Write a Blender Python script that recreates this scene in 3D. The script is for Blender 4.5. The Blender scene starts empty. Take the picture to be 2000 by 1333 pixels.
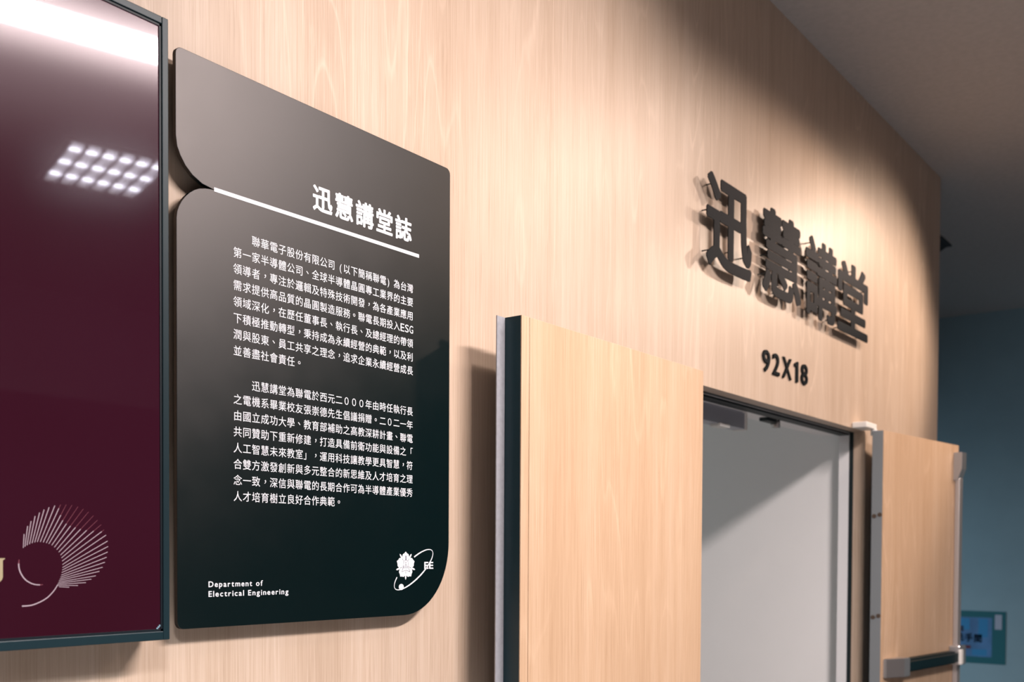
import bpy, bmesh, math, random
from mathutils import Vector, Matrix
random.seed(4)
SC = bpy.context.scene
COL = SC.collection

# ------------------------------------------------------------------ camera
CAM_POS = Vector((0.0, -1.5, 1.58))
YAW, PITCH, ROLL = 0.64831355, -0.02376188, 0.0051991
fw = Vector((math.cos(YAW)*math.cos(PITCH), math.sin(YAW)*math.cos(PITCH), math.sin(PITCH)))
rt = fw.cross(Vector((0, 0, 1))).normalized()
up = rt.cross(fw)
rt2 = math.cos(ROLL)*rt + math.sin(ROLL)*up
up2 = -math.sin(ROLL)*rt + math.cos(ROLL)*up
cam = bpy.data.cameras.new('camera')
cam.sensor_width = 36.0
cam.lens = 36.0*2048.23/2000.0
cam.shift_y = (1131.04-666.5)/2000.0
cam.clip_start = 0.02
cam.dof.use_dof = True
cam.dof.focus_distance = 2.0
cam.dof.aperture_fstop = 4.8
camo = bpy.data.objects.new('camera', cam)
COL.objects.link(camo)
m3 = Matrix((rt2, up2, -fw)).transposed()
camo.matrix_world = Matrix.Translation(CAM_POS) @ m3.to_4x4()
SC.camera = camo

# ------------------------------------------------------------------ world, view, key and added fill lights
SC.view_settings.view_transform = 'Standard'
SC.view_settings.look = 'None'
SC.view_settings.exposure = 0.0
SC.view_settings.gamma = 1.0
SC.view_settings.use_curve_mapping = False
w = bpy.data.worlds.new('world'); SC.world = w
w.use_nodes = True
w.node_tree.nodes['Background'].inputs[0].default_value = (0.55, 0.75, 0.85, 1)
w.node_tree.nodes['Background'].inputs[1].default_value = 0.012


def area(name, loc, size, size_y, power, color, rotz=0.0, aim=None, spread=180.0):
    l = bpy.data.lights.new(name, 'AREA')
    l.shape = 'RECTANGLE'; l.size = size; l.size_y = size_y
    l.energy = power; l.color = color; l.spread = math.radians(spread)
    o = bpy.data.objects.new(name, l); COL.objects.link(o)
    o.location = loc
    if aim is not None:
        o.rotation_euler = (Vector(aim)-Vector(loc)).to_track_quat('-Z', 'Y').to_euler()
    else:
        o.rotation_euler = (0, 0, rotz)
    return o


def spot(name, loc, aim, power, color, angle, blend, radius):
    l = bpy.data.lights.new(name, 'SPOT')
    l.energy = power; l.color = color; l.spot_size = math.radians(angle)
    l.spot_blend = blend; l.shadow_soft_size = radius
    o = bpy.data.objects.new(name, l); COL.objects.link(o)
    o.location = loc
    o.rotation_euler = (Vector(aim)-Vector(loc)).to_track_quat('-Z', 'Y').to_euler()
    return o


CEIL = 3.48
GRID = 0.29                     # the ceiling grid is turned against the wall
K_POS = (1.98, -2.24, CEIL-0.012)
area('troffer_light', K_POS, 1.4, 0.20, 226, (1.0, 0.90, 0.88), GRID, spread=165)
spot('wall_spot_light', (1.5, -1.3, 3.42), (1.80, 0, 2.80), 76, (1.0, 0.87, 0.83), 76, 0.75, 0.05)
spot('downlight_lamp', (4.25, -1.25, 3.45), (3.80, -0.95, 0), 84, (1.0, 0.77, 0.63), 147, 0.22, 0.07)
spot('track_spot_light', (5.9, -1.25, 3.38), (4.45, 0, 2.32), 190, (1.0, 0.78, 0.62), 54, 0.7, 0.09)
area('left_fill_light', (-0.6, -2.6, CEIL-0.02), 0.6, 0.6, 410, (0.92, 0.95, 1.0), GRID, spread=118)  # unseen fill added to lighten the shadows from the left
area('room_fill_light', (3.2, 2.4, 2.85), 0.6, 0.6, 13, (0.78, 0.95, 1.0))  # added fill, out of view, lifts the shade inside the doorway
area('far_wall_fill_light', (7.3, 3.0, 1.3), 1.6, 1.2, 20, (0.62, 0.84, 1.0), aim=(8.7, 0.2, 0.4), spread=110)  # cool light added out of sight to brighten the far wall


# ------------------------------------------------------------------ material helpers
class NT:
    def __init__(s, name):
        s.m = bpy.data.materials.new(name); s.m.use_nodes = True
        s.t = s.m.node_tree; s.b = s.t.nodes['Principled BSDF']

    def n(s, kind, **kw):
        x = s.t.nodes.new(kind)
        for k, v in kw.items():
            setattr(x, k, v)
        return x

    def link(s, a, b):
        s.t.links.new(a, b)

    def math(s, op, a, b=None, c=None):
        x = s.n('ShaderNodeMath', operation=op)
        for i, v in enumerate((a, b, c)):
            if v is None:
                continue
            if isinstance(v, (int, float)):
                x.inputs[i].default_value = v
            else:
                s.link(v, x.inputs[i])
        return x.outputs[0]

    def ramp(s, fac, stops):
        x = s.n('ShaderNodeValToRGB')
        e = x.color_ramp.elements
        while len(e) < len(stops):
            e.new(0.5)
        for i, (p, c) in enumerate(stops):
            e[i].position = p; e[i].color = (c[0], c[1], c[2], 1)
        s.link(fac, x.inputs[0])
        return x.outputs[0]

    def mix(s, fac, a, b, mode='MIX'):
        x = s.n('ShaderNodeMix', data_type='RGBA', blend_type=mode)
        for i, v in ((0, fac), (6, a), (7, b)):
            if isinstance(v, (int, float)):
                x.inputs[i].default_value = v
            elif isinstance(v, tuple):
                x.inputs[i].default_value = (v[0], v[1], v[2], 1)
            else:
                s.link(v, x.inputs[i])
        return x.outputs[2]

    def noise(s, vec, scale, detail=2.0, rough=0.5, dist=0.0):
        x = s.n('ShaderNodeTexNoise')
        x.inputs['Scale'].default_value = scale; x.inputs['Detail'].default_value = detail
        x.inputs['Roughness'].default_value = rough; x.inputs['Distortion'].default_value = dist
        s.link(vec, x.inputs['Vector'])
        return x.outputs['Fac']

    def bump(s, h, strength, dist=0.002):
        x = s.n('ShaderNodeBump'); x.inputs['Strength'].default_value = strength
        x.inputs['Distance'].default_value = dist
        s.link(h, x.inputs['Height']); s.link(x.outputs[0], s.b.inputs['Normal'])


def plain(name, col, rough=0.5, metal=0.0, spec=0.5, grain=0.0, gscale=60, emit=None, estr=0.0):
    k = NT(name)
    k.b.inputs['Roughness'].default_value = rough
    k.b.inputs['Metallic'].default_value = metal
    k.b.inputs['Specular IOR Level'].default_value = spec
    if grain:
        g = k.n('ShaderNodeNewGeometry')
        f = k.noise(g.outputs['Position'], gscale, 3)
        c = k.ramp(f, [(0.25, tuple(v*(1-grain) for v in col)), (0.75, tuple(min(1, v*(1+grain)) for v in col))])
        k.link(c, k.b.inputs['Base Color'])
    else:
        k.b.inputs['Base Color'].default_value = (*col, 1)
    if emit:
        k.b.inputs['Emission Color'].default_value = (*emit, 1)
        k.b.inputs['Emission Strength'].default_value = estr
    return k.m


def wood(name, c_lo, c_mid, c_hi, seed=0.0, rough=0.42, strength=1.45):
    """oak veneer, grain running up z: fine pores, soft bands, cathedral figure"""
    k = NT(name)
    g = k.n('ShaderNodeNewGeometry')
    sep = k.n('ShaderNodeSeparateXYZ'); k.link(g.outputs['Position'], sep.inputs[0])
    u = k.math('ADD', k.math('ADD', sep.outputs[0], k.math('MULTIPLY', sep.outputs[1], 0.8)), seed)
    z = sep.outputs[2]

    def vec(su, sz, off=0.0):
        c = k.n('ShaderNodeCombineXYZ')
        k.link(k.math('MULTIPLY', u, su), c.inputs[0]); c.inputs[1].default_value = off
        k.link(k.math('MULTIPLY', z, sz), c.inputs[2])
        return c.outputs[0]
    warp = k.noise(vec(5.0, 0.55, 3.0), 1.0, 1.5, 0.45)             # cathedral figure
    fine_w = k.noise(vec(40, 6, 9.0), 1.0, 2.0, 0.5)
    ring = k.math('ADD', k.math('MULTIPLY', warp, 17.0), k.math('MULTIPLY', fine_w, 0.30))
    ringf = k.math('FRACT', ring)
    vein = k.ramp(ringf, [(0.0, (1, 1, 1)), (0.10, (0.25, 0.25, 0.25)), (0.45, (0, 0, 0)), (0.93, (0.12, 0.12, 0.12)), (1.0, (1, 1, 1))])
    band = k.noise(vec(14, 0.25, 1.0), 1.0, 3.0, 0.55)
    fine = k.noise(vec(260, 2.6, 5.0), 1.0, 3.0, 0.6)
    finer = k.noise(vec(620, 7.0, 7.0), 1.0, 2.0, 0.6)
    patch = k.noise(vec(3.0, 0.5, 12.0), 1.0, 2.0, 0.5)
    t = k.math('ADD', k.math('MULTIPLY', band, 0.46), k.math('MULTIPLY', fine, 0.50))
    t = k.math('ADD', t, k.math('MULTIPLY', finer, 0.24))
    base = k.ramp(t, [(0.42, c_lo), (0.59, c_mid), (0.74, c_hi)])
    veinm = k.math('MULTIPLY', k.math('MULTIPLY', vein, k.math('SMOOTHSTEP' if False else 'MULTIPLY', fine, 1.0)), 0.85*strength)
    pm = k.ramp(patch, [(0.40, (0.10, 0.10, 0.10)), (0.62, (1, 1, 1))])
    veinm = k.math('MULTIPLY', veinm, pm)
    hi2 = tuple(min(0.95, v*1.18) for v in c_hi)
    colr = k.mix(veinm, base, hi2)
    pore = k.ramp(k.noise(vec(340, 10.0, 21.0), 1.0, 2.0, 0.55), [(0.58, (0, 0, 0)), (0.68, (1, 1, 1))])
    poref = k.math('MULTIPLY', k.math('MULTIPLY', pore, pm), 0.50)
    colr = k.mix(poref, colr, hi2)
    dark = k.ramp(finer, [(0.28, (0.82, 0.80, 0.78)), (0.42, (1, 1, 1))])
    colr = k.mix(0.85, colr, dark, 'MULTIPLY')
    k.link(colr, k.b.inputs['Base Color'])
    k.b.inputs['Roughness'].default_value = rough
    k.b.inputs['Specular IOR Level'].default_value = 0.28
    k.bump(fine, 0.10, 0.0015)
    return k.m


M = {}
M['wood'] = wood('oak_veneer', (0.433, 0.312, 0.223), (0.511, 0.382, 0.287), (0.573, 0.445, 0.349))
M['wood_door'] = wood('oak_veneer_door', (0.463, 0.295, 0.179), (0.537, 0.357, 0.229), (0.603, 0.425, 0.293), seed=7.3)
M['ceiling'] = plain('painted_concrete', (0.44, 0.42, 0.41), 0.9, grain=0.06, gscale=40)
M['floor'] = plain('floor_tile', (0.13, 0.122, 0.118), 0.4, grain=0.12, gscale=5)
M['white_wall'] = plain('white_wall_paint', (0.93, 0.90, 0.88), 0.7, grain=0.015, gscale=3)
M['teal_wall'] = plain('grey_blue_wall_paint', (0.235, 0.345, 0.395), 0.8, grain=0.04, gscale=4)
M['back_wall'] = plain('corridor_wall_paint', (0.55, 0.53, 0.56), 0.8, grain=0.03, gscale=2)
M['dado'] = plain('dark_dado_paint', (0.035, 0.02, 0.024), 0.6)
M['frame_white'] = plain('white_steel', (0.88, 0.86, 0.86), 0.4)
M['gasket'] = plain('black_gasket', (0.004, 0.012, 0.014), 0.6)
M['black_metal'] = plain('black_coated_metal', (0.010, 0.016, 0.018), 0.5, spec=0.4)
M['door_edge'] = plain('dark_teal_edge_paint', (0.006, 0.030, 0.040), 0.4, spec=0.4)
M['grey_steel'] = plain('grey_painted_steel', (0.36, 0.36, 0.39), 0.42, metal=0.25, grain=0.10, gscale=90)
M['leaf_grey'] = plain('grey_edge_paint', (0.20, 0.215, 0.225), 0.5)
M['silver'] = plain('brushed_aluminium', (0.62, 0.60, 0.60), 0.28, metal=0.85)
M['satin'] = plain('satin_aluminium', (0.55, 0.50, 0.48), 0.36, metal=0.7)
M['closer_grey'] = plain('closer_silver_paint', (0.36, 0.37, 0.42), 0.4, metal=0.2)
M['chrome'] = plain('polished_steel', (0.80, 0.78, 0.75), 0.16, metal=1.0)
M['white_paint'] = plain('white_enamel', (0.85, 0.82, 0.78), 0.35)
M['bar_black'] = plain('black_push_bar', (0.002, 0.014, 0.018), 0.45, spec=0.2)
M['brass'] = plain('tarnished_brass', (0.10, 0.068, 0.048), 0.45, metal=0.3)
M['text_white'] = plain('white_print', (0.86, 0.86, 0.90), 0.5, spec=0.2)
M['print_grey'] = plain('grey_print', (0.16, 0.16, 0.20), 0.5, spec=0.2)
M['bezel'] = plain('dark_bezel_plastic', (0.006, 0.020, 0.026), 0.42, spec=0.28)
M['bezel_in'] = plain('black_screen_edge', (0.002, 0.006, 0.010), 0.5, spec=0.3)
M['dark_fixture'] = plain('dark_fixture_paint', (0.008, 0.008, 0.010), 0.6)


def satin(name, base, gloss, rough, mottle=0.0):
    """dead-matt dark coating: a little diffuse colour and one broad sheen"""
    k = NT(name)
    d = k.n('ShaderNodeBsdfDiffuse'); d.inputs['Color'].default_value = (*base, 1)
    gl = k.n('ShaderNodeBsdfAnisotropic', distribution='BECKMANN')
    gl.inputs['Color'].default_value = (*gloss, 1); gl.inputs['Roughness'].default_value = rough
    if mottle:
        g = k.n('ShaderNodeNewGeometry')
        f = k.noise(g.outputs['Position'], 11.0, 5, 0.62)
        r = k.ramp(f, [(0.3, (rough-mottle,)*3), (0.7, (rough+mottle,)*3)])
        k.link(r, gl.inputs['Roughness'])
    a = k.n('ShaderNodeAddShader')
    k.link(d.outputs[0], a.inputs[0]); k.link(gl.outputs[0], a.inputs[1])
    k.link(a.outputs[0], k.t.nodes['Material Output'].inputs[0])
    return k.m


def screen_mat():
    k = NT('lit_maroon_screen')
    g = k.n('ShaderNodeNewGeometry')
    f = k.noise(g.outputs['Position'], 2.2, 1)
    c = k.ramp(f, [(0.3, (0.050, 0.0070, 0.0165)), (0.7, (0.058, 0.0098, 0.0235))])
    em = k.n('ShaderNodeEmission'); k.link(c, em.inputs[0]); em.inputs[1].default_value = 0.9
    g1 = k.n('ShaderNodeBsdfAnisotropic', distribution='BECKMANN')
    g1.inputs['Color'].default_value = (0.028, 0.026, 0.029, 1); g1.inputs['Roughness'].default_value = 0.035
    g2 = k.n('ShaderNodeBsdfAnisotropic', distribution='BECKMANN')
    g2.inputs['Color'].default_value = (0.0052, 0.0046, 0.0048, 1); g2.inputs['Roughness'].default_value = 0.24
    a1 = k.n('ShaderNodeAddShader'); a2 = k.n('ShaderNodeAddShader')
    k.link(g1.outputs[0], a1.inputs[0]); k.link(g2.outputs[0], a1.inputs[1])
    g3 = k.n('ShaderNodeBsdfAnisotropic', distribution='BECKMANN')
    g3.inputs['Color'].default_value = (0.0090, 0.0083, 0.0084, 1); g3.inputs['Roughness'].default_value = 0.13
    a3 = k.n('ShaderNodeAddShader'); k.link(a1.outputs[0], a3.inputs[0]); k.link(g3.outputs[0], a3.inputs[1])
    k.link(a3.outputs[0], a2.inputs[0]); k.link(em.outputs[0], a2.inputs[1])
    k.link(a2.outputs[0], k.t.nodes['Material Output'].inputs[0])
    return k.m


M['board'] = satin('matte_black_board', (0.0010, 0.0060, 0.0068), (0.056, 0.050, 0.048), 0.435, 0.010)
M['sign_black'] = satin('black_sign_acrylic', (0.0040, 0.0075, 0.0090), (0.0145, 0.0140, 0.0150), 0.50)
M['screen'] = screen_mat()
M['logo_line'] = plain('lit_pink_graphic', (0.02, 0.02, 0.02), 0.3, emit=(0.66, 0.47, 0.53), estr=0.95)
M['logo_dim'] = plain('lit_red_graphic', (0.02, 0.02, 0.02), 0.3, emit=(0.26, 0.05, 0.08), estr=0.95)
M['logo_gold'] = plain('lit_gold_graphic', (0.02, 0.02, 0.02), 0.3, emit=(0.62, 0.47, 0.27), estr=0.9)
M['logo_blue'] = plain('lit_blue_graphic', (0.02, 0.02, 0.02), 0.3, emit=(0.30, 0.48, 0.58), estr=0.9)
M['tube'] = plain('lit_tube', (0.9, 0.9, 0.9), 0.4, emit=(0.90, 0.95, 1.0), estr=62.0)
M['diffuser'] = plain('lit_cell', (0.9, 0.9, 0.9), 0.4, emit=(0.92, 0.96, 1.0), estr=9.0)
M['louvre'] = plain('louvre_aluminium', (0.7, 0.7, 0.72), 0.3, metal=0.6)
M['p_teal'] = plain('poster_teal_print', (0.003, 0.105, 0.130), 0.6)
M['p_blue'] = plain('poster_blue_print', (0.060, 0.165, 0.340), 0.6, grain=0.25, gscale=9)
M['p_blue2'] = plain('poster_bright_blue_print', (0.02, 0.19, 0.40), 0.6)
M['p_dark'] = plain('poster_dark_lettering', (0.004, 0.018, 0.055), 0.6)
M['p_grey'] = plain('poster_pale_print', (0.33, 0.36, 0.45), 0.6)
M['p_red'] = plain('poster_red_print', (0.10, 0.010, 0.022), 0.6)


# ------------------------------------------------------------------ mesh helpers
def root(name, loc, label, cat, group=None, kind=None):
    o = bpy.data.objects.new(name, None); COL.objects.link(o)
    o.empty_display_size = 0.05
    o.location = loc
    tag(o, label, cat, group, kind)
    return o


def tag(o, label=None, cat=None, group=None, kind=None):
    if label: o['label'] = label
    if cat: o['category'] = cat
    if group: o['group'] = group
    if kind: o['kind'] = kind
    return o


def wloc(o):
    v = Vector((0, 0, 0))
    while o is not None:
        v = v + o.location; o = o.parent
    return v


def build(name, bm, mat, parent=None, label=None, origin=None, smooth=False):
    """bm holds world coordinates; the object's origin sits at its parent's (or at origin)"""
    base = wloc(parent) if parent is not None else Vector(origin or (0, 0, 0))
    bmesh.ops.recalc_face_normals(bm, faces=bm.faces[:])
    for v in bm.verts:
        v.co -= base
    me = bpy.data.meshes.new(name); bm.to_mesh(me); bm.free()
    if not isinstance(mat, (list, tuple)):
        mat = [mat]
    for m_ in mat:
        me.materials.append(m_)
    if smooth:
        for p in me.polygons:
            p.use_smooth = True
    o = bpy.data.objects.new(name, me); COL.objects.link(o)
    if parent is not None:
        o.parent = parent
    else:
        o.location = base
    if label:
        o['label'] = label
    return o


def BM():
    return bmesh.new()


def box(bm, a, b, bevel=0.0, mat=0, seg=2):
    x0, y0, z0 = (min(a[i], b[i]) for i in range(3)); x1, y1, z1 = (max(a[i], b[i]) for i in range(3))
    t = bmesh.new()
    vs = [t.verts.new(c) for c in ((x0, y0, z0), (x1, y0, z0), (x1, y1, z0), (x0, y1, z0), (x0, y0, z1), (x1, y0, z1), (x1, y1, z1), (x0, y1, z1))]
    for f in ((0, 3, 2, 1), (4, 5, 6, 7), (0, 1, 5, 4), (1, 2, 6, 5), (2, 3, 7, 6), (3, 0, 4, 7)):
        t.faces.new([vs[i] for i in f])
    if bevel:
        bmesh.ops.bevel(t, geom=t.edges[:], offset=bevel, segments=seg, profile=0.5, affect='EDGES')
    merge(bm, t, mat)


def merge(bm, t, mat=0):
    mp = {}
    for v in t.verts:
        mp[v] = bm.verts.new(v.co)
    for f in t.faces:
        try:
            nf = bm.faces.new([mp[v] for v in f.verts]); nf.material_index = mat
        except ValueError:
            pass
    t.free()


def prism(bm, pts, y0, y1, bevel=0.0, mat=0):
    """closed outline in the x-z plane, given depth from y0 to y1"""
    t = bmesh.new()
    a = [t.verts.new((x, y0, z)) for x, z in pts]; b = [t.verts.new((x, y1, z)) for x, z in pts]
    n = len(pts)
    fa = t.faces.new(a); t.faces.new(b[::-1])
    for i in range(n):
        t.faces.new((a[i], b[i], b[(i+1) % n], a[(i+1) % n]))
    bmesh.ops.recalc_face_normals(t, faces=t.faces[:])
    if bevel:
        bmesh.ops.bevel(t, geom=list(fa.edges), offset=bevel, segments=2, profile=0.5, affect='EDGES')
    merge(bm, t, mat)


def prism_y(bm, pts, x0, x1, mat=0, bevel=0.0):
    """closed outline in the y-z plane, given depth from x0 to x1"""
    t = bmesh.new()
    a = [t.verts.new((x0, y, z)) for y, z in pts]; b = [t.verts.new((x1, y, z)) for y, z in pts]
    n = len(pts)
    t.faces.new(a); t.faces.new(b[::-1])
    for i in range(n):
        t.faces.new((a[i], b[i], b[(i+1) % n], a[(i+1) % n]))
    if bevel:
        bmesh.ops.bevel(t, geom=t.edges[:], offset=bevel, segments=2, profile=0.5, affect='EDGES')
    merge(bm, t, mat)


def cyl(bm, p0, p1, r, seg=16, mat=0, r2=None):
    p0 = Vector(p0); p1 = Vector(p1); d = p1-p0
    t = bmesh.new()
    bmesh.ops.create_cone(t, cap_ends=True, segments=seg, radius1=r, radius2=r if r2 is None else r2, depth=d.length)
    q = d.to_track_quat('Z', 'Y').to_matrix().to_4x4()
    bmesh.ops.transform(t, matrix=Matrix.Translation((p0+p1)/2) @ q, verts=t.verts)
    merge(bm, t, mat)


def strip(bm, pts, w0, w1, y0, y1, mat=0):
    """a polyline in x-z drawn as a thin raised ribbon, its width going from w0 to w1"""
    P = [Vector((x, 0, z)) for x, z in pts]; L, Rr = [], []
    for i, p in enumerate(P):
        d = (P[min(i+1, len(P)-1)]-P[max(i-1, 0)]).normalized()
        nrm = Vector((-d.z, 0, d.x))
        wd = w0+(w1-w0)*i/(len(P)-1)
        L.append((p.x+nrm.x*wd/2, p.z+nrm.z*wd/2)); Rr.append((p.x-nrm.x*wd/2, p.z-nrm.z*wd/2))
    for i in range(len(P)-1):
        prism(bm, [L[i], L[i+1], Rr[i+1], Rr[i]], y0, y1, mat=mat)


def arc(cx, cz, rx, rz, a0, a1, n=12):
    return [(cx+rx*math.cos(math.radians(a0+(a1-a0)*i/n)), cz+rz*math.sin(math.radians(a0+(a1-a0)*i/n))) for i in range(n+1)]


GL = {}


def glyph(ch, bold=0.0, extrude=0.02, n=8):
    """verts/faces of one character, em size 1, x-y plane, thickness 2*extrude along z"""
    key = (ch, bold, extrude, n)
    if key not in GL:
        c = bpy.data.curves.new('glyph', 'FONT'); c.body = ch; c.size = 1.0
        c.extrude = extrude; c.fill_mode = 'BOTH' if extrude else 'FRONT'; c.resolution_u = 4 if extrude else 3
        o = bpy.data.objects.new('glyph', c); COL.objects.link(o)
        dg = bpy.context.evaluated_depsgraph_get()
        me = bpy.data.meshes.new_from_object(o.evaluated_get(dg))
        V0 = [v.co.copy() for v in me.vertices]; F0 = [tuple(p.vertices) for p in me.polygons]
        V, F, K_ = [], [], []
        for k in range(n if bold else 1):          # heavier weight: the outline laid over itself around a small circle
            a = 2*math.pi*(k+0.5)/n
            d = Vector((bold*math.cos(a), bold*math.sin(a), 0)) if bold else Vector((0, 0, 0))
            i0 = len(V)
            V += [v+d for v in V0]; K_ += [k]*len(V0); F += [tuple(i+i0 for i in f) for f in F0]
        GL[key] = ([Vector((v.x, v.y, v.z, q)) for v, q in zip(V, K_)], F)
        bpy.data.objects.remove(o); bpy.data.meshes.remove(me); bpy.data.curves.remove(c)
    return GL[key]


def put_glyph(bm, ch, x, z, sx, sz, yf, yb, offset=0.0, dx=0.0, dz=0.0, flat=True, n=4):
    """character cell with lower left corner (x,z), scaled sx,sz; front at yf, back at yb"""
    V, F = glyph(ch, offset, 0.0 if flat else 0.02, n)
    vs = [bm.verts.new((x+(v.x+dx)*sx, yf+v.w*4e-5 if v.z >= 0 else yb, z+(v.y+dz)*sz)) for v in V]
    for f in F:
        try:
            bm.faces.new([vs[i] for i in f])
        except ValueError:
            pass


def fit_glyph(bm, ch, x0, x1, z0, z1, yf, yb, offset=0.0, flat=True, n=4):
    V, F = glyph(ch, offset, 0.0 if flat else 0.02, n)
    a0, a1 = min(v.x for v in V), max(v.x for v in V); b0, b1 = min(v.y for v in V), max(v.y for v in V)
    sx = (x1-x0)/(a1-a0); sz = (z1-z0)/(b1-b0)
    put_glyph(bm, ch, x0-a0*sx, z0-b0*sz, sx, sz, yf, yb, offset, flat=flat, n=n)


# ------------------------------------------------------------------ the setting
DX0, DX1, DZ = 2.79, 4.455, 2.105           # door opening
WX0, WX1 = -4.0, 5.53


def struct(name, bm, mat, label, cat, parent=None):
    o = build(name, bm, mat, parent)
    return tag(o, label, cat, None, 'structure')


b = BM()
prism(b, [(WX0, 0), (DX0, 0), (DX0, DZ), (DX1, DZ), (DX1, 0), (WX1, 0), (WX1, CEIL), (WX0, CEIL)], 0.0, 0.05)
struct('wall_front', b, M['wood'], 'long oak veneer wall with the doorway in it', 'wall')
b = BM()
e = 0.05
prism(b, [(WX0, 0), (DX0-e, 0), (DX0-e, DZ+e), (DX1+e, DZ+e), (DX1+e, 0), (WX1, 0), (WX1, CEIL), (WX0, CEIL)], 0.05, 0.11)
struct('wall_core', b, M['white_wall'], 'white inner face of the wall around the doorway', 'wall')
b = BM(); box(b, (-4.2, -6.2, CEIL), (9.2, 5.2, CEIL+0.12))
struct('ceiling', b, M['ceiling'], 'plain grey painted ceiling above the wooden wall', 'ceiling')
b = BM(); box(b, (-4.2, -6.2, -0.1), (9.2, 5.2, 0.0))
struct('floor', b, M['floor'], 'grey corridor floor', 'floor')
b = BM(); box(b, (8.77, -6.2, 0), (8.89, 5.2, CEIL))
struct('wall_right', b, M['teal_wall'], 'grey blue wall closing the far end of the corridor', 'wall')
b = BM(); box(b, (-4.12, -6.2, 0), (-4.0, 0.11, CEIL))
struct('wall_left', b, M['back_wall'], 'pale wall at the near end of the corridor', 'wall')
b = BM(); box(b, (-4.0, -6.12, 0), (8.77, -6.0, CEIL)); box(b, (-4.0, -6.0, 0), (8.77, -5.985, 2.72), mat=1)
struct('wall_back', b, [M['back_wall'], M['dado']], 'corridor wall opposite the wooden wall with dark lower half', 'wall')
b = BM(); box(b, (4.51, 0.11, 0), (4.60, 4.0, CEIL))
struct('wall_inner_right', b, M['white_wall'], 'white side wall of the room seen through the doorway', 'wall')
b = BM(); box(b, (4.60, 0.11, 0), (5.53, 4.0, CEIL))
struct('wall_end', b, M['teal_wall'], 'end of the wooden wall block turning the corner', 'wall')
b = BM(); box(b, (0.5, 3.9, 0), (4.51, 4.0, CEIL))
struct('wall_inner_back', b, M['white_wall'], 'back wall of the room behind the doorway', 'wall')
b = BM(); box(b, (0.4, 0.11, 0), (0.5, 4.0, CEIL))
struct('wall_inner_left', b, M['white_wall'], 'left wall of the room behind the doorway', 'wall')
b = BM(); box(b, (0.5, 0.11, 2.9), (4.51, 3.9, 2.98))
struct('ceiling_inner', b, M['white_wall'], 'white ceiling of the room behind the doorway', 'ceiling')

# door frame: black gasket, then white steel lining
fr = root('door_frame', (DX1, 0.05, 0), 'white steel frame with black seal lining the doorway', 'door frame', kind='structure')


def ring(y0, y1, inner, outer):
    bm = BM()
    prism(bm, [(DX0-outer, 0), (DX0+inner, 0), (DX0+inner, DZ-inner), (DX1-inner, DZ-inner), (DX1-inner, 0), (DX1+outer, 0), (DX1+outer, DZ+outer), (DX0-outer, DZ+outer)], y0, y1)
    return bm


build('gasket', ring(0.051, 0.068, 0.001, 0.045), M['gasket'], fr, 'black seal')
build('steel_lining', ring(0.0685, 0.112, 0.003, 0.045), M['frame_white'], fr, 'white steel')

b = BM(); box(b, (DX0+0.004, 0.069, 2.0945), (DX1-0.0045, 0.1125, 2.1015))  # black bar across the underside of the head lining
build('head_strip', b, M['gasket'], fr, 'broad black strip under the frame head')
b = BM(); box(b, (DX0+0.004, 0.1135, 2.097), (DX1-0.004, 0.19, 2.104))
build('head_ledge', b, M['frame_white'], fr, 'white steel')

# ------------------------------------------------------------------ television
TVF = -0.07
tv = root('television', (0.99, 0.0, 1.44), 'large wall-mounted screen with dark bezel showing a maroon picture', 'television')
X0, X1, Z0, Z1 = -0.72, 0.9930, 1.4416, 2.4106
bw, bb = 0.0115, 0.0140
b = BM()
box(b, (X0, TVF+0.006, Z0), (X1, -0.012, Z1), 0.002)
build('housing', b, M['bezel'], tv)
b = BM()
for a_, c_ in (((X1-bw, TVF, Z0), (X1, TVF+0.012, Z1)), ((X0, TVF, Z0), (X0+bw, TVF+0.012, Z1)),
               ((X0+bw, TVF, Z1-bw), (X1-bw, TVF+0.012, Z1)), ((X0+bw, TVF, Z0), (X1-bw, TVF+0.012, Z0+bb))):
    box(b, a_, c_, 0.0012)
build('bezel', b, M['bezel'], tv)
b = BM()
ib = 0.0035
for a_, c_ in (((X1-bw-ib, TVF+0.0022, Z0+bb), (X1-bw, TVF+0.006, Z1-bw)), ((X0+bw, TVF+0.0022, Z0+bb), (X0+bw+ib, TVF+0.006, Z1-bw)),
               ((X0+bw, TVF+0.0022, Z1-bw-ib), (X1-bw, TVF+0.006, Z1-bw)), ((X0+bw, TVF+0.0022, Z0+bb), (X1-bw, TVF+0.006, Z0+bb+ib))):
    box(b, a_, c_)
build('screen_edge', b, M['bezel_in'], tv, 'black edge around the picture')
b = BM()
box(b, (X0+bw, TVF+0.004, Z0+bb), (X1-bw, TVF+0.008, Z1-bw))
scr = build('screen', b, M['screen'], tv, 'glossy screen showing a maroon picture')
b = BM(); box(b, (-0.3, -0.013, 1.7), (0.5, -0.0005, 2.15))
build('wall_bracket', b, M['bezel'], tv)
SY0, SY1 = TVF+0.0034, TVF+0.0045
INN = [(0.7581, 1.5847), (0.7607, 1.5866), (0.7636, 1.5883), (0.7672, 1.5901), (0.7709, 1.5916), (0.7748, 1.5927), (0.7785, 1.5934), (0.7829, 1.5934), (0.7873, 1.5929), (0.7918, 1.5921), (0.7956, 1.5909), (0.8, 1.5888), (0.8039, 1.5859), (0.8075, 1.5826), (0.8106, 1.5791), (0.8132, 1.5748), (0.8147, 1.5707), (0.8157, 1.5661), (0.8162, 1.561), (0.8162, 1.5567), (0.8157, 1.5531), (0.815, 1.5495), (0.8143, 1.5459), (0.8133, 1.543), (0.8123, 1.5404), (0.811, 1.538), (0.8104, 1.5359), (0.8092, 1.5341), (0.8084, 1.5323), (0.8076, 1.5309), (0.8107, 1.5289)]
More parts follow.
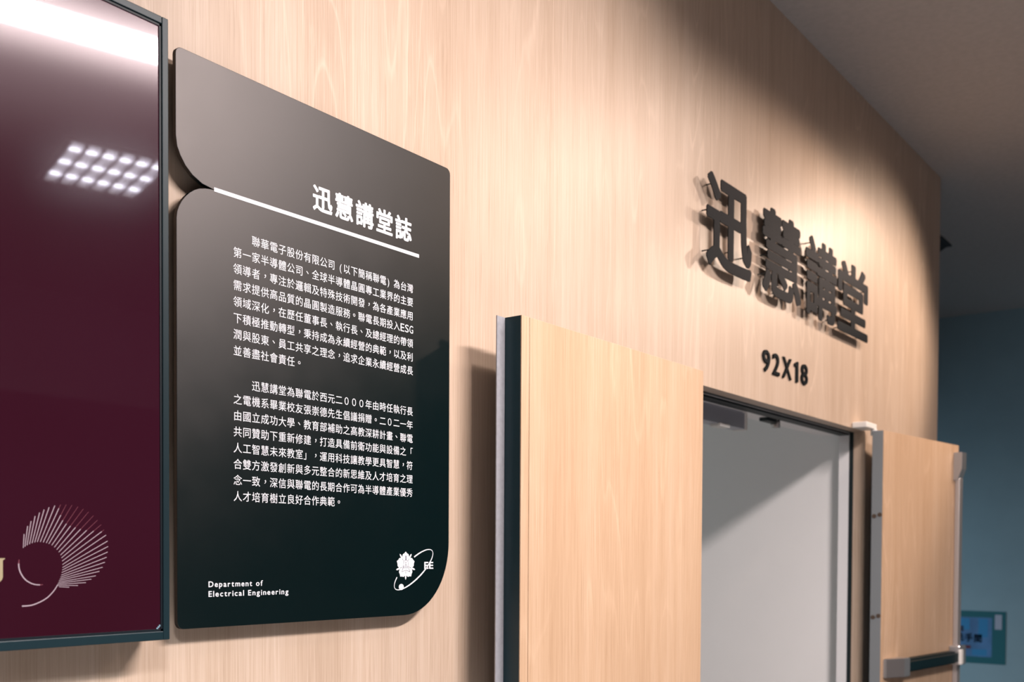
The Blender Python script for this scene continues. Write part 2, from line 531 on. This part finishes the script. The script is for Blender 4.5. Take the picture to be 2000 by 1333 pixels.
OUT = [(0.7594, 1.604), (0.7645, 1.6154), (0.7696, 1.6225), (0.7755, 1.6297), (0.7821, 1.6349), (0.7888, 1.6394), (0.7962, 1.6428), (0.8049, 1.6457), (0.8136, 1.6475), (0.8223, 1.6478), (0.8312, 1.6475), (0.8406, 1.6457), (0.8489, 1.6426), (0.8571, 1.6385), (0.8651, 1.6333), (0.8715, 1.6268), (0.8776, 1.6203), (0.882, 1.6125), (0.8852, 1.6048), (0.8877, 1.5959), (0.8884, 1.5877), (0.8876, 1.5794), (0.8859, 1.5716), (0.8831, 1.5641), (0.8793, 1.5567), (0.8741, 1.5506), (0.8682, 1.544), (0.861, 1.5391), (0.8523, 1.5343), (0.8397, 1.5302), (0.826, 1.5279)]
A1 = [(0.752, 1.5683), (0.7514, 1.5607), (0.753, 1.5523), (0.7576, 1.5438), (0.7633, 1.5381), (0.772, 1.5337), (0.78, 1.5324), (0.7867, 1.5326)]
A2 = [(0.8084, 1.5316), (0.8031, 1.5238), (0.794, 1.5147), (0.7836, 1.5086), (0.7718, 1.5043), (0.7638, 1.5032), (0.7559, 1.503)]


def smooth(P, n=4):
    R = []
    for i in range(len(P)-1):
        p0, p1, p2, p3 = P[max(i-1, 0)], P[i], P[i+1], P[min(i+2, len(P)-1)]
        for j in range(n):
            u = j/n
            R.append(tuple(0.5*(2*p1[c]+(p2[c]-p0[c])*u+(2*p0[c]-5*p1[c]+4*p2[c]-p3[c])*u*u+(3*p1[c]-p0[c]-3*p2[c]+p3[c])*u**3) for c in (0, 1)))
    return R+[P[-1]]


A1, A2 = smooth(A1), smooth(A2)
b = BM()
for i, (p, q) in enumerate(zip(INN, OUT)):
    cut = 1.0
    if 8 <= i <= 17:                       # the upper right rays end in thin red tips
        cut = [0.90, 0.72, 0.60, 0.55, 0.55, 0.58, 0.62, 0.70, 0.80, 0.94][i-8]
    mid = (p[0]+(q[0]-p[0])*cut, p[1]+(q[1]-p[1])*cut)
    if cut < 1:
        strip(b, [mid, q], 0.0005, 0.0003, SY0, SY1, mat=1)
    strip(b, [p, mid], 0.00060, 0.00080, SY0-0.0001, SY1)
strip(b, A1[3:-3], 0.0014, 0.0014, SY0, SY1)
strip(b, A1[:4], 0.0007, 0.0014, SY0, SY1, mat=1); strip(b, A1[-4:], 0.0014, 0.0005, SY0, SY1, mat=1)
strip(b, A2, 0.0010, 0.0017, SY0, SY1)
build('fan_emblem', b, [M['logo_line'], M['logo_dim']], scr, 'pale fan emblem of fine rays')
b = BM()
prism(b, [(0.7215, 1.5702), (0.7322, 1.5702), (0.7318, 1.5692), (0.7290, 1.5672), (0.7288, 1.5440), (0.7275, 1.5405), (0.7250, 1.5378), (0.7200, 1.5360),
          (0.7140, 1.5360), (0.7080, 1.5385), (0.7050, 1.5440), (0.7048, 1.5672), (0.7020, 1.5692), (0.7016, 1.5702), (0.7120, 1.5702), (0.7118, 1.5692), (0.7096, 1.5672),
          (0.7096, 1.5450), (0.7115, 1.5405), (0.7160, 1.5380), (0.7195, 1.5385), (0.7222, 1.5410), (0.7232, 1.5450), (0.7234, 1.5672), (0.7218, 1.5692)], SY0, SY1)
build('gold_letter', b, M['logo_gold'], scr, 'gold serif letter')
b = BM()
for k in range(4):
    box(b, (0.9690+k*0.0023, SY0, 1.4563+k*0.0022), (0.9716+k*0.0023, SY1, 1.4590+k*0.0022))
build('resize_handle', b, M['logo_blue'], scr, 'small stepped pale blue mark in the corner')

# ------------------------------------------------------------------ information board
YB, YBK = -0.030, -0.022
BT, BBm, BL_, BR = 2.3985, 1.4530, 1.0340, 1.7150
out = []
r = 0.012
out += arc(BR-r, BT-r, r, r, 0, 90, 5)
out += arc(BL_+r, BT-r, r, r, 90, 180, 5)
out += [(BL_, 2.2558), (1.0365, 2.2379), (1.0424, 2.2249), (1.0522, 2.2113), (1.0659, 2.1996), (1.0849, 2.1908), (1.1084, 2.1872)]
out += [(1.0990, 2.1862), (1.0900, 2.1846), (1.0795, 2.1815), (1.0699, 2.1765), (1.0605, 2.1695), (1.0520, 2.1608), (1.0450, 2.1515), (1.0403, 2.1427), (1.0365, 2.1330), (1.0350, 2.1225)]
out += arc(BL_+r+0.001, BBm+r, r, r, 180, 270, 5)
out += arc(BR-0.139, BBm+0.151, 0.139, 0.151, 270, 360, 16)
ib_ = root('information_board', (1.37, 0.0, BBm), 'black metal information board with white printed text, beside the large screen', 'sign')
b = BM(); prism(b, out, YB, YBK, 0.0006)
brd = build('board', b, M['board'], ib_)
for x_, z_ in ((1.13, 2.33), (1.64, 2.33), (1.13, 1.55), (1.58, 1.60)):
    b = BM(); cyl(b, (x_, YBK, z_), (x_, -0.0005, z_), 0.010)
    build('standoff', b, M['black_metal'], ib_)
TF, TB = YB-0.0005, YB+0.0002
b = BM()
strip(b, [(1.1084, 2.1880), (1.6167, 2.1925)], 0.0068, 0.0068, TF, TB)
build('divider_line', b, M['text_white'], ib_, 'white ruled line')
b = BM()
for i, ch in enumerate('迅慧講堂誌'):
    put_glyph(b, ch, 1.3262+i*0.0547, 2.2175, 0.0500, 0.0500, TF, TB, 0.026, n=8)
build('title_text', b, M['text_white'], ib_, 'large bold white Chinese heading')
PIT, CS = 0.01972, 0.0190
P1 = ['　　聯華電子股份有限公司(以下簡稱聯電)為台灣', '第一家半導體公司、全球半導體晶圓專工業界的主要', '領導者，專注於邏輯及特殊技術開發，為各產業應用',
      '需求提供高品質的晶圓製造服務。聯電長期投入ESG', '領域深化，在歷任董事長、執行長、及總經理的帶領', '下積極推動轉型，秉持成為永續經營的典範，以及利',
      '潤與股東、員工共享之理念，追求企業永續經營成長', '並善盡社會責任。']
P2 = ['　　迅慧講堂為聯電於西元二０００年由時任執行長', '之電機系畢業校友張崇德先生倡議捐贈。二０二一年', '由國立成功大學、教育部補助之高教深耕計畫、聯電',
      '共同贊助下重新修建，打造具備前衛功能與設備之「', '人工智慧未來教室」，運用科技讓教學更具智慧，符', '合雙方激發創新與多元整合的新思維及人才培育之理',
      '念一致，深信與聯電的長期合作可為半導體產業優秀', '人才培育樹立良好合作典範。']


def paragraph(lines, z_first, step):
    bm = BM()
    for r_, line in enumerate(lines):
        zc = z_first-step*r_
        cx = 1.1470
        for ch in line:
            if ch == '　':
                cx += PIT; continue
            if ch in 'ESG':
                fit_glyph(bm, ch, cx+0.0012, cx+PIT*0.667-0.0012, zc-0.0078, zc+0.0078, TF, TB, 0.0); cx += PIT*0.667; continue
            dx = dz = 0.0
            if ch in '，': dx, dz = 0.30, 0.33
            if ch in '。': dx, dz = 0.31, 0.29
            if ch in '、': dx, dz = 0.30, 0.30
            if ch in '(': dx = 0.52
            if ch in ')': dx = 0.12
            put_glyph(bm, ch, cx, zc-0.38*CS, CS, CS, TF, TB, 0.0, dx, dz)
            cx += PIT
    return bm


build('paragraph_text', paragraph(P1, 2.1215, 0.02790), M['text_white'], ib_, 'upper paragraph of white Chinese text')
build('paragraph_text', paragraph(P2, 1.8708, 0.02772), M['text_white'], ib_, 'lower paragraph of white Chinese text')


def latin(bm, s, x0, x1, z_base, size, off):
    adv = []
    x = 0.0
    for ch in s:
        if ch == ' ':
            x += 0.40; continue
        V, F = glyph(ch, off, 0.0, 8)
        a0 = min(v.x for v in V); a1 = max(v.x for v in V)
        adv.append((ch, x-a0)); x += a1-a0+0.165
    k = (x1-x0)/(x-0.165)
    for ch, p in adv:
        put_glyph(bm, ch, x0+p*k, z_base, k, size, TF, TB, off, n=8)


b = BM()
latin(b, 'Department of', 1.0958, 1.2107, 1.5213, 0.0136, 0.018)
latin(b, 'Electrical Engineering', 1.0958, 1.2692, 1.5050, 0.0136, 0.018)
build('department_text', b, M['text_white'], ib_, 'two lines of bold white English lettering')

# crest: plum blossom with bell, an orbit ring, a dot and two letters
cr = build('orbit_emblem', BM(), M['text_white'], ib_, 'white orbit ring with a dot and two letters')
b = BM()
el = []
cx_, cz_ = 1.6045, 1.5468
for i in range(61):
    t_ = 2*math.pi*i/60
    ex, ez = 0.0685*math.cos(t_), 0.0215*math.sin(t_)
    a_ = math.radians(33.0)
    el.append((cx_+ex*math.cos(a_)-ez*math.sin(a_), cz_+(ex*math.sin(a_)+ez*math.cos(a_))))
for i in range(60):
    t_ = 2*math.pi*i/60
    wd = 0.0012+0.0016*max(0.0, abs(math.sin(t_)))**1.5
    mx, mz = (el[i][0]+el[i+1][0])/2, (el[i][1]+el[i+1][1])/2
    if abs(mx-1.5795) < 0.024 and mz > 1.5330 and mz < 1.572 and mx < 1.603:
        continue
    strip(b, [el[i], el[i+1]], wd, wd, TF, TB)
prism(b, arc(1.5665, 1.5111, 0.0072, 0.0062, 0, 345, 23), TF-0.0001, TB)
fit_glyph(b, 'E', 1.6360, 1.6490, 1.5474, 1.5620, TF, TB, 0.030)
fit_glyph(b, 'E', 1.6510, 1.6640, 1.5474, 1.5620, TF-0.0002, TB, 0.030)
tmp = bpy.data.meshes.new('orbit_emblem')
base = wloc(ib_)
for v in b.verts: v.co -= base
bmesh.ops.recalc_face_normals(b, faces=b.faces[:]); b.to_mesh(tmp); b.free(); tmp.materials.append(M['text_white'])
cr.data = tmp
b = BM()
fx, fz = 1.5795, 1.5550
for k in range(5):
    a_ = math.radians(90+72*k)
    pts = []
    for (rr, off) in ((0.004, -26), (0.014, -34), (0.0205, -31), (0.0245, -20), (0.0250, -9), (0.0282, 0), (0.0250, 9), (0.0245, 20), (0.0205, 31), (0.014, 34), (0.004, 26)):
        q = a_+math.radians(off)
        pts.append((fx+rr*math.cos(q)*0.98, fz+rr*math.sin(q)))
    prism(b, pts, TF-k*4e-5, TB)
    a2 = a_+math.radians(36)
    pts = []
    for (rr, off) in ((0.017, -3), (0.022, -4.5), (0.027, -4), (0.0305, 0), (0.027, 4), (0.022, 4.5), (0.017, 3)):
        q = a2+math.radians(off)
        pts.append((fx+rr*math.cos(q)*0.98, fz+rr*math.sin(q)*0.96))
    prism(b, pts, TF, TB)
prism(b, arc(fx, fz, 0.011, 0.011, 0, 345, 23), TF-0.0003, TB)
cr2 = build('blossom_crest', b, M['text_white'], ib_, 'white five-petalled blossom crest with a bell')
b = BM()
Y2 = TF-0.0007
strip(b, [(1.5735, 1.5640), (1.5718, 1.5560), (1.5700, 1.5470), (1.5675, 1.5420)], 0.0006, 0.0006, Y2, TF)
strip(b, [(1.5855, 1.5640), (1.5872, 1.5560), (1.5890, 1.5470), (1.5918, 1.5420)], 0.0006, 0.0006, Y2, TF)
strip(b, [(1.5675, 1.5420), (1.5795, 1.5455), (1.5918, 1.5420)], 0.0006, 0.0006, Y2, TF)
strip(b, [(1.5735, 1.5640), (1.5795, 1.5668), (1.5855, 1.5640)], 0.0006, 0.0006, Y2, TF)
prism(b, [(1.5783, 1.5655), (1.5807, 1.5655), (1.5807, 1.5750), (1.5783, 1.5750)], Y2, TF)
fit_glyph(b, '工', 1.5752, 1.5835, 1.5555, 1.5620, Y2, TF, 0.0)
for k in range(5):
    x_ = 1.5722+k*0.0033
    strip(b, [(x_, 1.5490), (x_+0.0006*(k % 2), 1.5545)], 0.0010, 0.0008, Y2, TF)
build('bell_drawing', b, M['print_grey'], cr2, 'fine grey bell drawing')

# ------------------------------------------------------------------ lettering over the door
LF, LBK = -0.0326, -0.0296
S_ = [('迅', 2.9056, 3.2300, 2.4660, 2.7510, 'leftmost large black raised Chinese character of the four over the doorway'),
      ('慧', 3.3150, 3.6527, 2.4660, 2.7590, 'second large black raised Chinese character, dense strokes, right of the leftmost one'),
      ('講', 3.6928, 4.0111, 2.4600, 2.7545, 'third large black raised Chinese character over the doorway'),
      ('堂', 4.0207, 4.3707, 2.4600, 2.7423, 'rightmost large black raised Chinese character of the four over the doorway')]
PINS = {'迅': [(0.17, 0.90), (0.09, 0.60), (0.10, 0.17), (0.64, 0.62), (0.80, 0.10), (0.60, 0.28), (0.93, 0.30)],
        '慧': [(0.22, 0.86), (0.78, 0.80), (0.15, 0.45), (0.85, 0.45), (0.45, 0.08), (0.10, 0.22)],
        '講': [(0.20, 0.92), (0.20, 0.30), (0.62, 0.82), (0.90, 0.55), (0.62, 0.20), (0.90, 0.10)],
        '堂': [(0.50, 0.92), (0.12, 0.72), (0.88, 0.72), (0.50, 0.50), (0.15, 0.06), (0.85, 0.06)]}
for ch, x0, x1, z0, z1, lab in S_:
    t = root('sign_character', ((x0+x1)/2, 0, z0), lab, 'sign lettering', 'large raised characters over the doorway')
    b = BM(); fit_glyph(b, ch, x0, x1, z0, z1, LF, LBK, 0.026, False, 8)
    build('face', b, M['sign_black'], t)
    for (u, v) in PINS[ch]:
        b = BM(); px, pz = x0+u*(x1-x0), z0+v*(z1-z0)
        cyl(b, (px, LBK+0.001, pz), (px, 0.0, pz), 0.0022, 8)
        build('pin', b, M['black_metal'], t)
N_ = [('9', 3.3890, 3.4500, 2.2110, 2.2868, 'first character, a 9, of the small black room number over the doorway'),
      ('2', 3.4740, 3.5335, 2.2118, 2.2865, 'second character, a 2, of the small black room number over the doorway'),
      ('X', 3.5600, 3.6400, 2.2120, 2.2865, 'black letter X in the middle of the small room number'),
      ('1', 3.6670, 3.7025, 2.2120, 2.2874, 'black figure 1, fourth in the small room number'),
      ('8', 3.7315, 3.7945, 2.2118, 2.2875, 'last character, an 8, of the small black room number')]
for ch, x0, x1, z0, z1, lab in N_:
    b = BM()
    if ch == '1':
        q = lambda px, py: (x0+(px-1020)/80.0*(x1-x0), z1-(py-520)/450.0*(z1-z0))
        prism(b, [q(1084, 520), q(1100, 528), q(1100, 970), q(1056, 970), q(1056, 628), q(1026, 648), q(1020, 588)], -0.006, 0.0, 0.0004)
    else:
        fit_glyph(b, ch, x0, x1, z0, z1, -0.006, 0.0, 0.012, False, 8)
    o = build('room_number_character', b, M['sign_black'], None, origin=((x0+x1)/2, 0, z0))
    tag(o, lab, 'number', 'small raised characters of the room number')


# ------------------------------------------------------------------ door leaves, folded back against the wall
def door_leaf(name, hinge, ang, width, mirror, label, edge_mat, right):
    """local frame: u along the leaf from its hinge edge, d out of the wall, z up"""
    top, thick = 2.098, 0.046
    t = root(name, (hinge[0], hinge[1], 0), label, 'door', None, 'structure')
    sg = -1.0 if mirror else 1.0

    def P(bm_):
        ca, sa = math.cos(ang), math.sin(ang)
        for v in bm_.verts:
            u, d, z = v.co
            v.co = Vector((hinge[0]+sg*(u*ca+d*sa), hinge[1]-(d*ca)-(u*sa if not mirror else u*sa)+0.0, z)) if not mirror else Vector((hinge[0]-u*ca, hinge[1]-d-u*sa, z))
        return bm_
    # d = 0 is the front (visible) face, negative d goes towards the wall
    bm_ = BM(); box(bm_, (0, -thick, 0.01), (width, -0.003, top), 0.001)
    leaf = build('leaf', P(bm_), edge_mat, t)
    bm_ = BM(); box(bm_, (0.0, -0.003, 0.01), (width-0.030, 0.0, top), 0.0006)
    build('face_veneer', P(bm_), M['wood_door'], t, 'oak veneer face')
    bm_ = BM(); box(bm_, (width-0.0285, -0.003, 0.01), (width, 0.0, top), 0.0006)
    build('edge_strip', P(bm_), M['wood_door'], t, 'oak edge strip')
    bm_ = BM()
    box(bm_, (width-0.05, -thick-0.0025, 0.01), (width+0.028, -thick, top))
    build('meeting_plate', P(bm_), M['grey_steel'], t, 'grey steel meeting plate')
    for hz in (1.75, 1.33):
        bm_ = BM()
        cyl(bm_, (-0.0015, -0.012, hz), (0.001, -0.012, hz), 0.009, 12); cyl(bm_, (-0.0015, -0.034, hz-0.006), (0.001, -0.034, hz-0.006), 0.009, 12)
        build('edge_screws', P(bm_), M['brass'], t, 'two brown screw heads')
    if not right:
        return t
    # exit device
    bar = build('push_bar', BM(), M['bar_black'], t)
    bm_ = BM()
    pts = [(0.018, 1.088), (0.060, 1.088), (0.060, 1.135), (0.018, 1.135)]
    prism_y(bm_, [(0.030, 1.088), (0.048, 1.091), (0.048, 1.129), (0.030, 1.132)], 0.15, width-0.085)
    prism_y(bm_, [(0.0, 1.080), (0.030, 1.083), (0.030, 1.137), (0.0, 1.140)], 0.10, width-0.075)
    P(bm_)
    for v in bm_.verts: v.co -= wloc(t)
    bmesh.ops.recalc_face_normals(bm_, faces=bm_.faces[:])
    me = bpy.data.meshes.new('push_bar'); bm_.to_mesh(me); bm_.free(); me.materials.append(M['bar_black']); bar.data = me
    bm_ = BM()
    tt = bmesh.new()
    c8 = [(0.02, 0.0), (0.02, 0.012), (0.105, 0.052), (0.165, 0.052), (0.165, 0.0)]
    lo = [tt.verts.new((u, d, 1.070)) for u, d in c8]; hi = [tt.verts.new((u, d, 1.150)) for u, d in c8]
    tt.faces.new(lo); tt.faces.new(hi[::-1])
    for i in range(5): tt.faces.new((lo[i], hi[i], hi[(i+1) % 5], lo[(i+1) % 5]))
    bmesh.ops.recalc_face_normals(tt, faces=tt.faces[:])
    bmesh.ops.bevel(tt, geom=tt.edges[:], offset=0.003, segments=2, affect='EDGES')
    merge(bm_, tt)
    build('end_cap', P(bm_), M['silver'], bar, 'silver wedge end cap')
    bm_ = BM()
    box(bm_, (width-0.090, 0.0, 1.075), (width-0.012, 0.050, 1.165), 0.006)
    build('latch_case', P(bm_), M['silver'], bar, 'silver latch case')
    bm_ = BM()
    box(bm_, (width-0.100, 0.046, 1.078), (width-0.072, 0.060, 1.148), 0.004)
    build('bracket', P(bm_), M['white_paint'], bar, 'white bracket')
    bm_ = BM()
    box(bm_, (width-0.046, 0.0, 1.16), (width-0.006, 0.024, 1.945), 0.005)
    box(bm_, (width-0.046, 0.0, 0.06), (width-0.006, 0.024, 1.08), 0.005)
    build('vertical_rod', P(bm_), M['satin'], t, 'satin silver rod cover')
    bm_ = BM()
    tt = bmesh.new()
    c8 = [(0.0, 1.930), (0.020, 1.940), (0.036, 1.985), (0.036, 2.062), (0.0, 2.062)]
    lo = [tt.verts.new((width-0.062, d, z)) for d, z in c8]; hi = [tt.verts.new((width-0.004, d, z)) for d, z in c8]
    tt.faces.new(lo); tt.faces.new(hi[::-1])
    for i in range(5): tt.faces.new((lo[i], hi[i], hi[(i+1) % 5], lo[(i+1) % 5]))
    bmesh.ops.recalc_face_normals(tt, faces=tt.faces[:])
    bmesh.ops.bevel(tt, geom=tt.edges[:], offset=0.002, segments=2, affect='EDGES')
    merge(bm_, tt)
    build('top_latch', P(bm_), M['silver'], t, 'silver top latch case')
    # top pivot hinge
    bm_ = BM()
    if right:
        box(bm_, (4.285, -0.062, 2.104), (4.412, -0.001, 2.128), 0.004)
        cyl(bm_, (4.398, -0.055, 2.080), (4.398, -0.055, 2.104), 0.014, 16)
    else:
        box(bm_, (2.70, -0.062, 2.108), (2.78, -0.001, 2.128), 0.004)
        cyl(bm_, (2.715, -0.055, 2.080), (2.715, -0.055, 2.108), 0.014, 16)
    build('pivot_hinge', bm_, M['white_paint'], t, 'white top pivot hinge')
    return t


door_leaf('door_1', (2.690, -0.135), 0.0, 0.858, True, 'left oak door leaf folded back against the wall, beside the black board', M['door_edge'], False)
door_leaf('door_2', (4.384, -0.100), math.radians(6.4), 0.812, False, 'right oak door leaf with push bar and rod, standing open near the wall end', M['leaf_grey'], True)

# ------------------------------------------------------------------ door closer and strike under the frame head
t = root('door_closer', (3.30, 0.14, 2.036), 'silver box door closer fixed under the frame head of the doorway', 'door closer')
b = BM(); box(b, (3.05, 0.132, 2.036), (3.556, 0.180, 2.0935), 0.002)
build('body', b, M['closer_grey'], t)
b = BM(); box(b, (3.545, 0.1285, 2.033), (3.562, 0.181, 2.0958), 0.001)  # white colour stands in for light reflected on the edge
build('end_plate', b, M['white_paint'], t, 'end plate with its glint painted white')
b = BM(); box(b, (3.334, 0.124, 2.0265), (3.410, 0.165, 2.0385), 0.002)  # small white block standing in for a light reflection
build('glint_spot', b, M['white_paint'], t, 'painted white glint under the box')
b = BM(); box(b, (3.08, 0.134, 2.0934), (3.53, 0.178, 2.0969))
build('mount_plate', b, M['closer_grey'], t)
t = root('door_strike', (3.82, 0.13, 2.07), 'small black and silver latch strike under the frame head', 'strike')
b = BM(); box(b, (3.715, 0.116, 2.084), (3.80, 0.152, 2.0968), 0.002)
build('strike_plate', b, M['gasket'], t)
b = BM(); cyl(b, (3.825, 0.132, 2.068), (3.825, 0.132, 2.0968), 0.016, 16); cyl(b, (3.78, 0.130, 2.080), (3.825, 0.130, 2.080), 0.007, 10)
build('roller', b, M['chrome'], t, 'silver roller', smooth=False)

# ------------------------------------------------------------------ poster on the far wall
PX = 8.77
t = root('notice_poster', (PX, 0.52, 0.735), 'blue and teal notice poster on the far grey blue wall', 'poster')


def pbox(bm, y0, y1, z0, z1, lift):
    box(bm, (PX-lift, y0, z0), (PX-0.0004, y1, z1))


b = BM(); pbox(b, 0.345, 0.745, 0.738, 1.150, 0.003); pp = build('paper', b, M['p_teal'], t)
b = BM(); pbox(b, 0.445, 0.735, 0.790, 1.100, 0.0036); build('blue_field', b, M['p_blue'], pp, 'pale blue printed field')
for q in ((0.475, 0.545, 0.945, 1.090), (0.610, 0.690, 1.000, 1.090), (0.480, 0.590, 0.800, 0.850)):
    b = BM(); pbox(b, *q, 0.0040)
    build('blue_patch', b, M['p_blue2'], pp, 'bright blue patch')
b = BM(); pbox(b, 0.375, 0.425, 1.010, 1.125, 0.0040); build('pale_figure', b, M['p_grey'], pp, 'pale grey shape')
b = BM()
pbox(b, 0.655, 0.705, 0.985, 1.030, 0.0044)
build('dark_emblem', b, M['p_dark'], pp)
b = BM()
for k, ch in enumerate('洗手間'):
    V, F = glyph(ch, 0.03)
    vs = [b.verts.new((PX-0.0046 if v.z > 0 else PX-0.0036, 0.715-k*0.068-v.x*0.064, 0.915+v.y*0.070-k*0.003)) for v in V]
    for f in F:
        try: b.faces.new([vs[i] for i in f])
        except ValueError: pass
build('poster_text', b, M['p_dark'], pp, 'dark blue lettering')
b = BM(); pbox(b, 0.600, 0.655, 0.852, 0.876, 0.0044); build('red_mark', b, M['p_red'], pp, 'dark red mark')

# ------------------------------------------------------------------ dark fixture on the far ceiling
t = root('ceiling_fixture', (6.75, 0.33, CEIL), 'small dark wedge fixture on the ceiling beyond the wooden wall end', 'ceiling fixture')
b = BM(); box(b, (6.45, 0.26, CEIL-0.012), (6.75, 0.62, CEIL-0.0005), 0.003)
build('base_plate', b, M['dark_fixture'], t)
b = BM(); prism_y(b, [(0.27, CEIL-0.012), (0.60, CEIL-0.012), (0.60, CEIL-0.11), (0.42, CEIL-0.10)], 6.47, 6.72, bevel=0.004)
build('wedge_body', b, M['dark_fixture'], t)


# ------------------------------------------------------------------ ceiling louvre luminaires
def troffer(loc, label, strength_mat, lx=0.46, ly=0.60):
    t = root('ceiling_light', (loc[0], loc[1], CEIL), label, 'ceiling light')
    c, s = math.cos(GRID), math.sin(GRID)

    def P(bm_):
        for v in bm_.verts:
            x, y, z = v.co
            v.co = Vector((loc[0]+x*c-y*s, loc[1]+x*s+y*c, CEIL+z))
        return bm_
    bm_ = BM()
    for a_, c_ in (((-lx/2-0.02, -ly/2-0.02, -0.014), (lx/2+0.02, -ly/2, -0.0006)), ((-lx/2-0.02, ly/2, -0.014), (lx/2+0.02, ly/2+0.02, -0.0006)),
                   ((-lx/2-0.02, -ly/2, -0.014), (-lx/2, ly/2, -0.0006)), ((lx/2, -ly/2, -0.014), (lx/2+0.02, ly/2, -0.0006))):
        box(bm_, a_, c_)
    build('frame', P(bm_), M['white_paint'], t)
    bm_ = BM(); box(bm_, (-lx/2, -ly/2, -0.004), (lx/2, ly/2, -0.0008))
    build('reflector', P(bm_), M['diffuser'], t)
    for k in (-1, 0, 1):
        bm_ = BM(); cyl(bm_, (-lx/2+0.01, k*ly/3.1, -0.010), (lx/2-0.01, k*ly/3.1, -0.010), 0.006, 10)
        build('tube', P(bm_), strength_mat, t, smooth=True)
    bm_ = BM()
    for k in range(7):
        x_ = -lx/2+lx*k/6
        box(bm_, (x_-0.010, -ly/2, -0.030), (x_+0.010, ly/2, -0.004))
    build('louvre', P(bm_), M['louvre'], t)
    return t


troffer((2.95, -3.42), 'louvred square ceiling light mirrored in the large screen', M['tube'])
